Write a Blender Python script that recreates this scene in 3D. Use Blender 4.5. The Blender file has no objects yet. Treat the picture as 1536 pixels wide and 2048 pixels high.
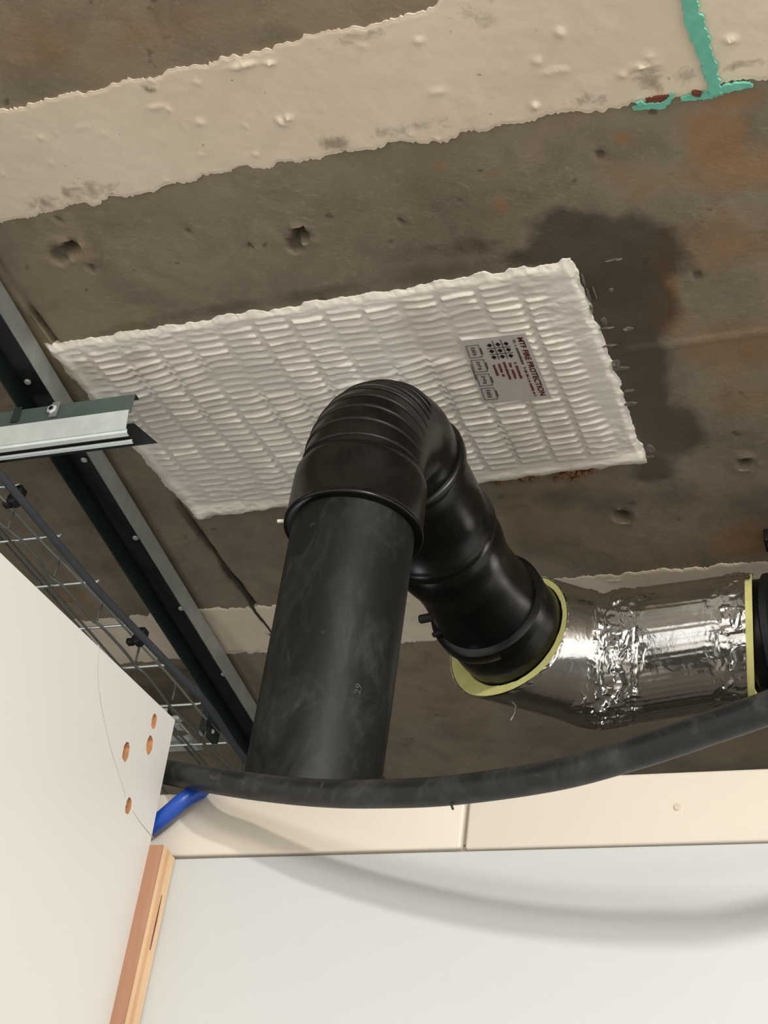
import bpy, bmesh, math, random
import numpy as np
from mathutils import Vector, Matrix

random.seed(7)
S = bpy.context.scene
COL = S.collection

# ------------------------------------------------------------------ camera
FPX = 3080.0                                   # focal length in pixels of the 1536x2048 frame
YAW, PITCH, ROLL = (math.radians(a) for a in (-23.96, 35.67, 8.55))
Z0 = 1.55                                      # camera height; all coordinates below are relative to the camera
cy, sy, cp, sp = math.cos(YAW), math.sin(YAW), math.cos(PITCH), math.sin(PITCH)
FWD = np.array([sy*cp, cy*cp, sp]); RGT = np.array([cy, -sy, 0.0]); UPV = np.cross(RGT, FWD)
CR = math.cos(ROLL)*RGT + math.sin(ROLL)*UPV
CU = -math.sin(ROLL)*RGT + math.cos(ROLL)*UPV
cam_d = bpy.data.cameras.new('camera'); cam = bpy.data.objects.new('camera', cam_d); COL.objects.link(cam)
cam_d.sensor_fit = 'VERTICAL'; cam_d.sensor_height = 36.0; cam_d.lens = FPX*36.0/2048.0
cam_d.clip_start = 0.02
cam.matrix_world = Matrix(((CR[0], CU[0], -FWD[0], 0), (CR[1], CU[1], -FWD[1], 0), (CR[2], CU[2], -FWD[2], Z0), (0, 0, 0, 1)))
S.camera = cam

# ------------------------------------------------------------------ world, lamps and added fill, exposure
W = bpy.data.worlds.new('world'); S.world = W; W.use_nodes = True
W.node_tree.nodes['Background'].inputs[0].default_value = (1.0, 0.975, 0.925, 1)
W.node_tree.nodes['Background'].inputs[1].default_value = 1.0
def area(name, loc, target, sx, sy_, power, col):
    d = bpy.data.lights.new(name, 'AREA'); d.shape = 'RECTANGLE'; d.size = sx; d.size_y = sy_; d.energy = power; d.color = col
    o = bpy.data.objects.new(name, d); COL.objects.link(o); o.location = (loc[0], loc[1], loc[2]+Z0)
    v = Vector(target)-Vector(loc); o.rotation_euler = v.to_track_quat('-Z', 'Y').to_euler(); return o
area('room_lamp', (1.0, -0.8, 1.0), (0.35, 0.15, -0.10), 0.085, 0.085, 25.0, (1.0, 0.97, 0.90))
area('ceiling_bounce_fill', (0.7, -1.3, 1.02), (0.7, -1.3, 0.0), 1.2, 0.6, 60.0, (1.0, 0.97, 0.925))  # added fill, unseen: lights the floor so its bounce brightens the ceiling
area('far_room_lamp', (1.5, -1.9, 0.9), (-0.4, 0.9, 0.6), 0.9, 0.2, 10.0, (1.0, 0.95, 0.88))
area('daylight_below_void', (-1.25, 1.75, -0.45), (-0.45, 1.4, 0.94), 0.30, 0.30, 2.0, (0.90, 0.97, 1.0))
S.view_settings.view_transform = 'Standard'; S.view_settings.look = 'None'
S.view_settings.gamma = 1.0; S.view_settings.use_curve_mapping = False
S.view_settings.exposure = 0.28

# ------------------------------------------------------------------ pixel -> point helpers (distance always from a real plane)
def ray(x, y): return FWD + (x-768)/FPX*CR - (y-1024)/FPX*CU
def onz(x, y, z): d = ray(x, y); return d*(z/d[2])
def ony(x, y, Y): d = ray(x, y); return d*(Y/d[1])
def onx(x, y, X): d = ray(x, y); return d*(X/d[0])
H = 1.08                                       # ceiling above the camera

# ------------------------------------------------------------------ noise
def _hash(ix, iy, seed):
    h = (ix.astype(np.int64)*374761393 + iy.astype(np.int64)*668265263 + seed*1442695041) & 0x7fffffff
    h = ((h ^ (h >> 13))*1274126177) & 0x7fffffff
    h = h ^ (h >> 16)
    return (h & 0xffff)/65535.0
def vnoise(x, y, seed=0):
    x = np.asarray(x, float); y = np.asarray(y, float)
    ix = np.floor(x); iy = np.floor(y); fx = x-ix; fy = y-iy
    fx = fx*fx*fx*(fx*(fx*6-15)+10); fy = fy*fy*fy*(fy*(fy*6-15)+10)
    a = _hash(ix, iy, seed); b = _hash(ix+1, iy, seed); c = _hash(ix, iy+1, seed); d = _hash(ix+1, iy+1, seed)
    return (a*(1-fx)+b*fx)*(1-fy) + (c*(1-fx)+d*fx)*fy
def fbm(x, y, seed=0, oct=4):
    t = 0; a = 0.5; n = 0
    for i in range(oct):
        t = t + a*vnoise(np.asarray(x)*2**i, np.asarray(y)*2**i, seed+i*17); n += a; a *= 0.5
    return t/n
def sstep(a, b, x):
    t = np.clip((x-a)/(b-a), 0, 1); return t*t*(3-2*t)

# ------------------------------------------------------------------ object helpers
def setp(o, label=None, cat=None, group=None, kind=None):
    if label: o['label'] = label
    if cat: o['category'] = cat
    if group: o['group'] = group
    if kind: o['kind'] = kind
    return o
def wloc(o):
    v = Vector((0, 0, 0))
    while o: v += o.location; o = o.parent
    return v
def thing(name, base, label, cat, group=None):
    o = bpy.data.objects.new(name, None); COL.objects.link(o); o.empty_display_size = 0.02
    o.location = (base[0], base[1], base[2]+Z0); return setp(o, label, cat, group)
def mk(name, verts, faces, mat, parent=None, smooth=40, attrs=None, mats=None, fmat=None):
    v = np.array(verts, float).reshape(-1, 3)
    org = np.array([(v[:, 0].min()+v[:, 0].max())/2, (v[:, 1].min()+v[:, 1].max())/2, v[:, 2].min()])
    me = bpy.data.meshes.new(name); me.from_pydata((v-org).tolist(), [], [list(f) for f in faces])
    me.materials.append(mat)
    for m in (mats or []): me.materials.append(m)
    if fmat is not None: me.polygons.foreach_set('material_index', np.array(fmat, dtype=np.int32))
    if attrs:
        for k, val in attrs.items():
            a = me.color_attributes.new(k, 'FLOAT_COLOR', 'POINT')
            c = np.ones((len(v), 4)); c[:, :val.shape[1]] = val; a.data.foreach_set('color', c.ravel())
    if smooth:
        me.polygons.foreach_set('use_smooth', np.ones(len(me.polygons), dtype=bool))
        me.set_sharp_from_angle(angle=math.radians(smooth))
    me.update()
    o = bpy.data.objects.new(name, me); COL.objects.link(o)
    w = Vector((org[0], org[1], org[2]+Z0))
    if parent: o.parent = parent; o.location = w - wloc(parent)
    else: o.location = w
    return o
def fix(o):
    bm = bmesh.new(); bm.from_mesh(o.data); bmesh.ops.recalc_face_normals(bm, faces=bm.faces); bm.to_mesh(o.data); bm.free(); return o
def box(name, x0, x1, y0, y1, z0, z1, mat, parent=None, bev=0.0, shear=None):
    bm = bmesh.new()
    r = bmesh.ops.create_cube(bm, size=1)
    for v in bm.verts: v.co = ((x0+x1)/2+v.co.x*(x1-x0), (y0+y1)/2+v.co.y*(y1-y0), (z0+z1)/2+v.co.z*(z1-z0))
    if bev: bmesh.ops.bevel(bm, geom=bm.edges[:], offset=bev, segments=3, profile=0.5, affect='EDGES')
    bm.verts.index_update()
    vs = [tuple(v.co) for v in bm.verts]; fs = [[v.index for v in f.verts] for f in bm.faces]; bm.free()
    return mk(name, vs, fs, mat, parent, smooth=35 if bev else 0)
def catmull(pts, n=12):
    P = [np.array(p, float) for p in pts]; P = [2*P[0]-P[1]] + P + [2*P[-1]-P[-2]]; out = []
    for i in range(1, len(P)-2):
        for k in range(n):
            t = k/n; a, b, c, d = P[i-1:i+3]
            out.append(0.5*((2*b)+(-a+c)*t+(2*a-5*b+4*c-d)*t*t+(-a+3*b-3*c+d)*t**3))
    out.append(P[-2]); return np.array(out)
def frames(path):
    path = np.array(path, float); T = np.gradient(path, axis=0); T /= np.linalg.norm(T, axis=1)[:, None]
    up = np.array([0, 0, 1.0]) if abs(T[0][2]) < 0.9 else np.array([0, -1.0, 0])
    n = up-T[0]*(up@T[0]); n /= np.linalg.norm(n); N = [n]
    for i in range(1, len(path)):
        n = N[-1]-T[i]*(N[-1]@T[i]); n /= np.linalg.norm(n); N.append(n)
    N = np.array(N); return T, N, np.cross(T, N)
def tube(name, path, r, mat, parent=None, seg=16, caps=True, rfun=None, smooth=45, attrs=None):
    """round tube along a path; r scalar or one value per point; rfun(i, ang)->extra radius array"""
    path = np.array(path, float); T, N, B = frames(path); m = len(path)
    r = np.ones(m)*r if np.isscalar(r) else np.array(r, float)
    a = np.linspace(0, 2*math.pi, seg, endpoint=False); V = []
    for i in range(m):
        rr = r[i]+(rfun(i, a) if rfun else 0)
        V.append(path[i]+np.outer(np.cos(a)*rr, N[i])+np.outer(np.sin(a)*rr, B[i]))
    V = np.concatenate(V)
    F = [(i*seg+k, i*seg+(k+1) % seg, (i+1)*seg+(k+1) % seg, (i+1)*seg+k) for i in range(m-1) for k in range(seg)]
    if caps: F.append(tuple(range(seg))[::-1]); F.append(tuple((m-1)*seg+k for k in range(seg)))
    return mk(name, V, F, mat, parent, smooth=smooth)
def cyl(name, p, d, r, L, mat, parent=None, seg=14):
    p = np.array(p, float); d = np.array(d, float); d /= np.linalg.norm(d)
    b = min(r*0.25, L*0.3)
    return tube(name, [p, p+d*b, p+d*(L-b), p+d*L], [r-b, r, r, r-b], mat, parent, seg, smooth=30)
def grid_faces(nx, ny, flip=False):
    i = np.arange(nx-1)[:, None]; j = np.arange(ny-1)[None, :]
    a = (i*ny+j).ravel()
    q = np.stack([a, a+1, a+ny+1, a+ny], 1)
    return (q[:, ::-1] if flip else q).tolist()

# ------------------------------------------------------------------ materials
def srgb(r, g, b):
    f = lambda c: (c/255/12.92 if c/255 <= 0.04045 else ((c/255+0.055)/1.055)**2.4)
    return (f(r), f(g), f(b), 1)
class Mat:
    def __init__(s, name, col=(0.5, 0.5, 0.5, 1), rough=0.5, metal=0.0):
        s.m = bpy.data.materials.new(name); s.m.use_nodes = True; s.nt = s.m.node_tree
        s.b = s.nt.nodes['Principled BSDF']; s.b.inputs['Base Color'].default_value = col
        s.b.inputs['Roughness'].default_value = rough; s.b.inputs['Metallic'].default_value = metal
        s.tc = s.n('ShaderNodeTexCoord')
    def n(s, t, **k):
        x = s.nt.nodes.new(t)
        for a, v in k.items(): setattr(x, a, v)
        return x
    def l(s, a, b): s.nt.links.new(a, b)
    def noise(s, scale, detail=4, rough=0.55, dist=0.0, stretch=None):
        x = s.n('ShaderNodeTexNoise'); x.inputs['Scale'].default_value = scale; x.inputs['Detail'].default_value = detail
        x.inputs['Roughness'].default_value = rough; x.inputs['Distortion'].default_value = dist
        if stretch:
            mp = s.n('ShaderNodeMapping'); mp.inputs['Scale'].default_value = stretch; s.l(s.tc.outputs['Object'], mp.inputs[0]); s.l(mp.outputs[0], x.inputs['Vector'])
        else: s.l(s.tc.outputs['Object'], x.inputs['Vector'])
        return x.outputs['Fac']
    def ramp(s, fac, *stops):
        x = s.n('ShaderNodeValToRGB'); e = x.color_ramp.elements
        while len(e) < len(stops): e.new(0.5)
        for k, (p, c) in enumerate(stops):
            e[k].position = p; e[k].color = c if not np.isscalar(c) else (c, c, c, 1)
        s.l(fac, x.inputs[0]); return x.outputs[0]
    def mix(s, fac, a, b):
        x = s.n('ShaderNodeMix', data_type='RGBA')
        if np.isscalar(fac): x.inputs[0].default_value = fac
        else: s.l(fac, x.inputs[0])
        for k, v in ((6, a), (7, b)):
            if isinstance(v, (tuple, list)): x.inputs[k].default_value = v
            else: s.l(v, x.inputs[k])
        return x.outputs[2]
    def math(s, op, a, b=0.0, c=None):
        x = s.n('ShaderNodeMath', operation=op)
        for k, v in enumerate((a, b) if c is None else (a, b, c)):
            if np.isscalar(v): x.inputs[k].default_value = v
            else: s.l(v, x.inputs[k])
        return x.outputs[0]
    def color(s, sock): s.l(sock, s.b.inputs['Base Color'])
    def rough(s, sock): s.l(sock, s.b.inputs['Roughness'])
    def bump(s, h, strength=0.3, dist=0.002):
        x = s.n('ShaderNodeBump'); x.inputs['Strength'].default_value = strength; x.inputs['Distance'].default_value = dist
        s.l(h, x.inputs['Height']); s.l(x.outputs[0], s.b.inputs['Normal'])

def concrete_color(M):
    big = M.noise(2.6, 6, 0.6, 0.4); mid = M.noise(14, 6, 0.65, 0.6); fine = M.noise(120, 3, 0.6)
    c = M.ramp(big, (0.30, srgb(116, 107, 90)), (0.52, srgb(140, 128, 109)), (0.72, srgb(150, 132, 107)))
    c = M.mix(M.ramp(mid, (0.32, 0.55), (0.55, 0.0)), c, srgb(102, 92, 76))
    c = M.mix(M.ramp(fine, (0.58, 0.0), (0.75, 0.35)), c, srgb(166, 152, 133))
    spots = M.noise(46, 2, 0.5)
    c = M.mix(M.ramp(spots, (0.70, 0.0), (0.76, 0.7)), c, srgb(80, 68, 54))
    return c
M = Mat('concrete', rough=0.85)
c = concrete_color(M)
at = M.n('ShaderNodeVertexColor', layer_name='stain_tone'); sep = M.n('ShaderNodeSeparateColor'); M.l(at.outputs[0], sep.inputs[0])
nz = M.noise(18, 6, 0.65, 0.5); nd = M.math('MULTIPLY_ADD', nz, 0.9, -0.45)
wet = M.ramp(M.math('ADD', sep.outputs[0], M.math('MULTIPLY', nd, 0.8)), (0.30, 0.0), (0.52, 1.0))
rust = M.ramp(M.math('ADD', sep.outputs[1], nd), (0.28, 0.0), (0.75, 1.0))
dark = M.ramp(M.math('ADD', sep.outputs[2], nd), (0.30, 0.0), (0.85, 1.0))
c = M.mix(M.math('MULTIPLY', rust, 0.45), c, srgb(158, 108, 52))
c = M.mix(M.math('MULTIPLY', dark, 0.75), c, srgb(70, 64, 52))
c = M.mix(M.math('MULTIPLY', wet, 0.72), c, srgb(58, 52, 43))
M.color(c)
M.rough(M.ramp(wet, (0.0, 0.85), (1.0, 0.42)))
M.bump(M.math('ADD', M.noise(45, 6, 0.6), M.math('MULTIPLY', M.noise(260, 3, 0.6), 0.4)), 0.35, 0.003)
CONC = M.m

M = Mat('plaster_paint', rough=0.7)
c = M.ramp(M.noise(3.5, 5, 0.6), (0.3, srgb(222, 206, 184)), (0.7, srgb(234, 219, 199)))
at = M.n('ShaderNodeVertexColor', layer_name='stain_tone'); sep = M.n('ShaderNodeSeparateColor'); M.l(at.outputs[0], sep.inputs[0])
nz = M.noise(70, 6, 0.7, 0.6); nd = M.math('MULTIPLY_ADD', nz, 1.6, -0.8)
worn = M.ramp(M.math('ADD', sep.outputs[0], nd), (0.34, 0.0), (0.80, 1.0))
c = M.mix(M.math('MULTIPLY', worn, 0.75), c, srgb(136, 124, 106))
sp2 = M.ramp(M.noise(95, 2, 0.5), (0.74, 0.0), (0.79, 0.55)); c = M.mix(sp2, c, srgb(120, 108, 92))
M.color(c); M.bump(M.math('ADD', M.noise(30, 5, 0.55), M.math('MULTIPLY', M.noise(180, 3), 0.3)), 0.22, 0.002)
PLASTER = M.m

M = Mat('sealant', rough=0.42)
c = M.ramp(M.noise(9, 5, 0.6), (0.3, srgb(234, 226, 214)), (0.7, srgb(244, 237, 227)))
at = M.n('ShaderNodeVertexColor', layer_name='stain_tone'); sep = M.n('ShaderNodeSeparateColor'); M.l(at.outputs[0], sep.inputs[0])
c = M.mix(sep.outputs[0], c, srgb(216, 206, 186)); M.color(c)
M.b.inputs['Specular IOR Level'].default_value = 0.4
M.bump(M.noise(140, 4, 0.6), 0.25, 0.0015)
SEAL = M.m

def plain(name, col, rough=0.5, metal=0.0, var=0.12, scale=30, bump=0.0):
    M = Mat(name, col, rough, metal); n = M.noise(scale, 5, 0.6)
    lo = tuple(x*(1-var) for x in col[:3])+(1,); hi = tuple(min(1, x*(1+var)) for x in col[:3])+(1,)
    M.color(M.ramp(n, (0.3, lo), (0.7, hi)))
    if bump: M.bump(M.noise(scale*4, 4), bump, 0.001)
    return M.m
def black_plastic(name, base, dust, rough, amount, stretch=(1, 1, 1)):
    M = Mat(name, base, rough); n1 = M.noise(16, 6, 0.7, 1.2, stretch); n2 = M.noise(60, 4, 0.7, 0.5, stretch)
    f = M.math('MULTIPLY', M.ramp(n1, (0.48, 0.0), (0.8, 1.0)), M.ramp(n2, (0.35, 0.15), (0.7, 1.0)))
    n3 = M.noise(38, 2, 0.5, 2.0, stretch); scr = M.ramp(n3, (0.72, 0.0), (0.76, 1.0))
    f = M.math('MULTIPLY', M.math('ADD', f, M.math('MULTIPLY', scr, 0.35)), amount)
    M.color(M.mix(f, base, dust)); M.rough(M.math('MULTIPLY_ADD', n1, 0.25, rough-0.12)); M.b.inputs['Specular IOR Level'].default_value = 0.38
    return M.m
PIPE_DUSTY = black_plastic('dusty_black_plastic', srgb(17, 19, 17), srgb(96, 98, 92), 0.5, 0.5, (1, 1, 0.45))
PIPE_BLACK = black_plastic('black_plastic', srgb(12, 12, 11), srgb(70, 68, 60), 0.30, 0.25)
RIBMAT = black_plastic('ribbed_black_plastic', srgb(18, 18, 15), srgb(100, 95, 78), 0.42, 0.5)
HOSE = black_plastic('hose_plastic', srgb(26, 28, 30), srgb(128, 127, 117), 0.42, 0.42)
RUBBER = plain('black_rubber', srgb(16, 17, 17), 0.55)
GALV = plain('galvanised_steel', (0.86, 0.93, 0.90, 1), 0.38, 0.45, 0.06, 60, 0.05)
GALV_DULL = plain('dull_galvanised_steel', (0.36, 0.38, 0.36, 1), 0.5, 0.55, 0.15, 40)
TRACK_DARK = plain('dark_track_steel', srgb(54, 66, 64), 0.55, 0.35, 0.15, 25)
WEB_DARK = plain('near_black_tone', srgb(30, 36, 36), 0.6, 0.0, 0.2, 30)  # near-black tone for track web, channel inside and bracket backing
WIRE = plain('bright_wire', (0.72, 0.80, 0.78, 1), 0.30, 0.8, 0.1)
WIRE_DULL = plain('dull_wire', (0.20, 0.21, 0.20, 1), 0.42, 0.5, 0.15)
CABLE = plain('cable_sheath', srgb(74, 78, 84), 0.5, 0.0, 0.15)
BLUE = plain('blue_plastic', srgb(14, 66, 158), 0.35, 0.0, 0.1)
BOARD = plain('white_laminate', srgb(206, 204, 200), 0.46, 0.0, 0.015, 4)
WALLW = plain('white_wall_paint', srgb(192, 195, 195), 0.55, 0.0, 0.02, 5)
CREAM = plain('cream_board', srgb(208, 200, 188), 0.5, 0.0, 0.02, 6)
PINKTONE = plain('pinkish_tone', srgb(196, 178, 166), 0.7)  # pinkish tone painted for the shadow gap; the screw cap shares it
WOODHOLE = plain('raw_wood', srgb(178, 128, 88), 0.8, 0.0, 0.3, 120)
TEAL = plain('teal_paint', srgb(112, 190, 168), 0.6, 0.0, 0.12, 90)
REDDISH = plain('red_primer', srgb(112, 58, 44), 0.8, 0.0, 0.3, 90)
FOAM = plain('yellow_foam', srgb(216, 212, 138), 0.9, 0.0, 0.10, 60, 0.5)
PENCIL = plain('pencil', srgb(176, 170, 160), 0.8)
def wood(name, a, b):
    M = Mat(name, rough=0.65); n = M.noise(60, 5, 0.65, 0.4, (1, 1, 0.05)); n2 = M.noise(14, 4, 0.6)
    M.color(M.mix(M.math('MULTIPLY', n2, 0.35), M.ramp(n, (0.3, a), (0.7, b)), a)); M.bump(n, 0.15, 0.001); return M.m
WOOD_RED = wood('red_brown_veneer', srgb(150, 108, 84), srgb(176, 133, 106))
WOOD_PALE = wood('pale_ply', srgb(196, 164, 130), srgb(222, 192, 158))
WOOD_MID = wood('tan_ply', srgb(184, 140, 104), srgb(212, 172, 134))
M = Mat('aluminium_foil', (0.86, 0.85, 0.83, 1), 0.16, 1.0)
M.bump(M.math('ADD', M.noise(55, 5, 0.6, 1.0), M.math('MULTIPLY', M.noise(14, 3), 0.6)), 0.10, 0.004)
FOIL = M.m
LABEL = plain('label_paper', srgb(212, 205, 200), 0.35, 0.0, 0.02)
INK_RED = plain('dark_red_ink', srgb(84, 14, 20), 0.6); INK = plain('black_ink', srgb(30, 28, 26), 0.6)
INK_GREY = plain('grey_ink', srgb(96, 90, 84), 0.6); INK_BRN = plain('maroon_ink', srgb(112, 62, 58), 0.6)
FLOORM = plain('concrete_floor', srgb(186, 180, 170), 0.8, 0.0, 0.06, 6)
GREYW = plain('void_blockwork', srgb(74, 68, 60), 0.9, 0.0, 0.12, 8)

# ================================================================== STRUCTURE
# ---- ceiling: one slab, finely gridded over the part in view, with chips, holes and the formwork joint modelled
def axis(lo, hi, a, b, st): return np.concatenate([np.linspace(lo, a, 8, endpoint=False), np.arange(a, b, st), np.linspace(b, hi, 8)])
gx = axis(-2.6, 2.6, -1.35, 0.15, 0.0045); gy = axis(-2.6, 3.4, 0.58, 2.3, 0.0055)
GX, GY = np.meshgrid(gx, gy, indexing='ij')
dz = (fbm(GX*9, GY*9, 3, 4)-0.5)*0.0035
holes = [((142, 497), .010, .020), ((602, 470), .0085, .022), ((500, 492), .0045, .008), ((1245, 1033), .010, .014), ((1492, 926), .010, .012),
         ((803, 441), .004, .006), ((1470, 445), .003, .004), ((120, 440), .003, .005), ((590, 488), .010, .005), ((118, 508), .012, .004),
         ((1200, 311), .006, .003), ((1395, 548), .006, .002), ((375, 465), .004, .003), ((185, 535), .005, .004)]
stain_tone = np.zeros(GX.shape+(3,))
for (p, r, dep) in holes:
    q = onz(*p, H); w = 1+0.5*(fbm(GX*160, GY*160, 9, 2)-0.5)
    d = np.hypot(GX-q[0], (GY-q[1])*0.9)*w/r
    dz += dep*sstep(1.0, 0.55, d) - 0.0022*np.exp(-((d-1.25)/0.25)**2)*min(1, dep/.01)
    stain_tone[..., 2] = np.maximum(stain_tone[..., 2], 0.9*sstep(1.1, 0.6, d))  # insides of the holes also darkened in the colour, as painted shade
# formwork joint running away from the camera
xj = np.interp(GY, [0.8, 0.95, 1.6, 2.3], [-0.876, -0.874, -0.86, -0.845]) + (fbm(GY*30, GY*0, 5, 3)-0.5)*0.006
jb = sstep(.35, .6, fbm(GY*14, GX*3, 15, 3))
dz += -0.0025*np.exp(-((GX-xj)/0.0035)**2)*jb + 0.007*np.exp(-((GX-xj-0.005)/0.0028)**2)*(.35+.65*jb)
stain_tone[..., 2] = np.maximum(stain_tone[..., 2], (0.35+.5*jb)*np.exp(-((GX-xj-0.004)/0.008)**2))
# thin grout line right of the sealed opening
q1 = onz(1250, 702, H); q2 = onz(1536, 664, H)
yl = q1[1]+(GX-q1[0])*(q2[1]-q1[1])/(q2[0]-q1[0]) + (fbm(GX*40, GX*0, 8, 3)-.5)*0.004
m = (GX > q1[0])
dz -= m*0.002*np.exp(-((GY-yl)/0.003)**2)
def blob(ch, px, rx, ry, amp):
    q = onz(*px, H); e = np.exp(-(((GX-q[0])/rx)**2+((GY-q[1])/ry)**2)); stain_tone[..., ch] = np.maximum(stain_tone[..., ch], amp*e)
for px, rx, ry, a in [((1215, 520), .075, .060, 1.1), ((1250, 610), .055, .075, 1.0), ((1150, 470), .05, .04, .9), ((1270, 700), .035, .10, .95), ((1285, 800), .035, .09, .85),
                      ((1330, 860), .05, .07, .75), ((1310, 930), .04, .05, .6), ((940, 495), .07, .025, .45), ((1080, 510), .05, .02, .6)]: blob(0, px, rx, ry, a)
for px, rx, ry, a in [((1430, 280), .035, .05, 1.0), ((1500, 340), .07, .03, .8), ((1335, 560), .012, .05, 1.0), ((1330, 640), .03, .04, .8), ((1460, 205), .03, .012, .9), ((1245, 277), .008, .008, 1.1),
                      ((1440, 480), .10, .06, .55), ((1500, 700), .09, .06, .65), ((1290, 345), .07, .05, .5), ((1490, 800), .08, .06, .5), ((1500, 1080), .08, .05, .65),
                      ((880, 333), .008, .008, .8), ((985, 348), .009, .006, .7), ((1000, 410), .008, .012, .7), ((300, 60), .12, .04, .45), ((150, 1200), .08, .06, .4), ((60, 100), .2, .05, .4)]: blob(1, px, rx, ry, a)
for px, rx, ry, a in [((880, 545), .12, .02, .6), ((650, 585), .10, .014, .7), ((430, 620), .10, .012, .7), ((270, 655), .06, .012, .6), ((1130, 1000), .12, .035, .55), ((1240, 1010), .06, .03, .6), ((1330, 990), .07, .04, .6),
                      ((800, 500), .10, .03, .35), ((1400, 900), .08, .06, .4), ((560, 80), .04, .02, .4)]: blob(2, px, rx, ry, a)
V = np.stack([GX, GY, H+dz], -1).reshape(-1, 3)
nx, ny = GX.shape
Fc = grid_faces(nx, ny, flip=False)
nv = len(V)
top = [(-2.6, -2.6, H+.25), (2.6, -2.6, H+.25), (2.6, 3.4, H+.25), (-2.6, 3.4, H+.25)]
V = np.concatenate([V, np.array(top)]); stf = np.concatenate([stain_tone.reshape(-1, 3), np.zeros((4, 3))])
Fc.append((nv, nv+1, nv+2, nv+3))
e = [[i*ny for i in range(nx)], [(nx-1)*ny+j for j in range(ny)], [i*ny+ny-1 for i in range(nx)][::-1], list(range(ny))[::-1]]
for k in range(4): Fc.append(tuple(e[k])+(nv+(k+1) % 4, nv+k))
ceiling = mk('ceiling', V, Fc, CONC, None, 60, {'stain_tone': np.clip(stf, 0, 1.2)})
setp(ceiling, 'bare grey-brown concrete ceiling slab with stains and chipped holes', kind='structure')

# ---- two painted plaster bands on the slab
def band(near, far, seed, label, worn, blobs):
    x = np.concatenate([np.linspace(-2.5, -1.3, 30, endpoint=False), np.arange(-1.3, 0.12, 0.0022), np.linspace(0.12, 2.5, 30)])
    def edge(pts, s):
        q = np.array([onz(*p, H) for p in pts]); o = np.argsort(q[:, 0])
        y = np.interp(x, q[o, 0], q[o, 1])
        return y + (fbm(x*55, x*0, s, 4)-.5)*0.013 + (vnoise(x*420, x*0, s+9)-.5)*0.0032
    yn = edge(near, seed); yf = edge(far, seed+50); nj = 60; t = np.linspace(0, 1, nj)
    t = 0.5-0.5*np.cos(t*math.pi)
    X = np.repeat(x[:, None], nj, 1); Y = yn[:, None]*(1-t)+yf[:, None]*t
    prof = sstep(0, 0.03, t)*sstep(0, 0.03, 1-t)
    Z = H-0.0007-0.0006*prof[None, :] - (fbm(X*60, Y*60, seed+3, 3)-.5)*0.0006*prof
    Z -= 0.0010*np.clip(vnoise(X*90, Y*90, seed+7)-0.93, 0, 1)*14*prof*sstep(.45,.7,fbm(X*8,Y*8,seed+8,2))
    for (p, rx, ry, a) in blobs:
        q = onz(*p, H); dd = ((X-q[0])/(rx*.6))**2+((Y-q[1])/(ry*.6))**2; Z -= 0.75*a*np.exp(-dd)*(0.6+0.8*vnoise(X*200, Y*200, 4))
    Z = np.minimum(Z, H-0.0008)
    st = np.zeros(X.shape+(1,))
    st[..., 0] = 0.30*np.exp(-(1-t)/0.06)[None, :]*(fbm(X*7, Y*7, seed+21, 3)) + 0.2*np.exp(-t/0.05)[None, :]*(fbm(X*7, Y*7, seed+22, 3))
    for (p, rx, ry, a) in worn:
        q = onz(*p, H); st[..., 0] = np.maximum(st[..., 0], a*np.exp(-((X-q[0])/rx)**2-((Y-q[1])/ry)**2))
    # back side against the slab
    V = np.stack([X, Y, Z], -1).reshape(-1, 3); n = len(V)
    i0 = [i*nj for i in range(len(x))]; i1 = [i*nj+nj-1 for i in range(len(x))]
    Vb = V[i0+i1].copy(); Vb[:, 2] = H+0.006; m = len(x)
    F = grid_faces(len(x), nj)
    F += [(i0[i], i0[i+1], n+i+1, n+i) for i in range(m-1)] + [(i1[i+1], i1[i], n+m+i, n+m+i+1) for i in range(m-1)]
    o = mk('plaster_band', np.concatenate([V, Vb]), F, PLASTER, ceiling, 60, {'stain_tone': np.concatenate([st.reshape(-1, 1), np.zeros((2*m, 1))])})
    setp(o, label); return o
band([(0, 220), (130, 196), (250, 165), (370, 130), (460, 118), (520, 103), (600, 82), (700, 52), (790, 34), (890, 0)],
     [(0, 445), (60, 432), (130, 412), (250, 395), (330, 370), (420, 350), (560, 325), (640, 316), (780, 290), (900, 278), (1010, 245), (1200, 217), (1370, 186), (1536, 157)], 31,
     'off-white plaster band with ragged edges nearest the camera',
     [((672, 285), .018, .012, .75), ((170, 385), .05, .018, .62), ((85, 405), .03, .012, .6), ((1165, 200), .03, .008, .6), ((1300, 160), .018, .02, .62), ((1490, 128), .022, .006, .8), ((820, 255), .05, .012, .5), ((1370, 145), .02, .012, .5), ((720, 72), .03, .008, .55), ((300, 172), .008, .01, .8), ((960, 20), .03, .03, .4)],
     [((82, 274), .004, .003, .003), ((310, 213), .012, .003, .004), ((336, 217), .004, .003, .003), ((485, 130), .022, .005, .004), ((540, 124), .006, .003, .004), ((400, 244), .006, .004, .003), ((560, 240), .004, .004, .005), ((578, 234), .005, .004, .005), ((566, 246), .006, .003, .004),
      ((838, 80), .006, .004, .004), ((1075, 122), .006, .004, .003), ((1110, 142), .018, .003, .003), ((1290, 130), .018, .005, .004), ((1300, 110), .008, .004, .004), ((1245, 148), .006, .003, .003), ((1120, 64), .006, .006, .003), ((1070, 210), .005, .006, .004), ((875, 182), .012, .003, .003), ((1460, 78), .008, .004, .004), ((512, 308), .004, .003, .002), ((300, 172), .007, .006, .004)])
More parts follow.
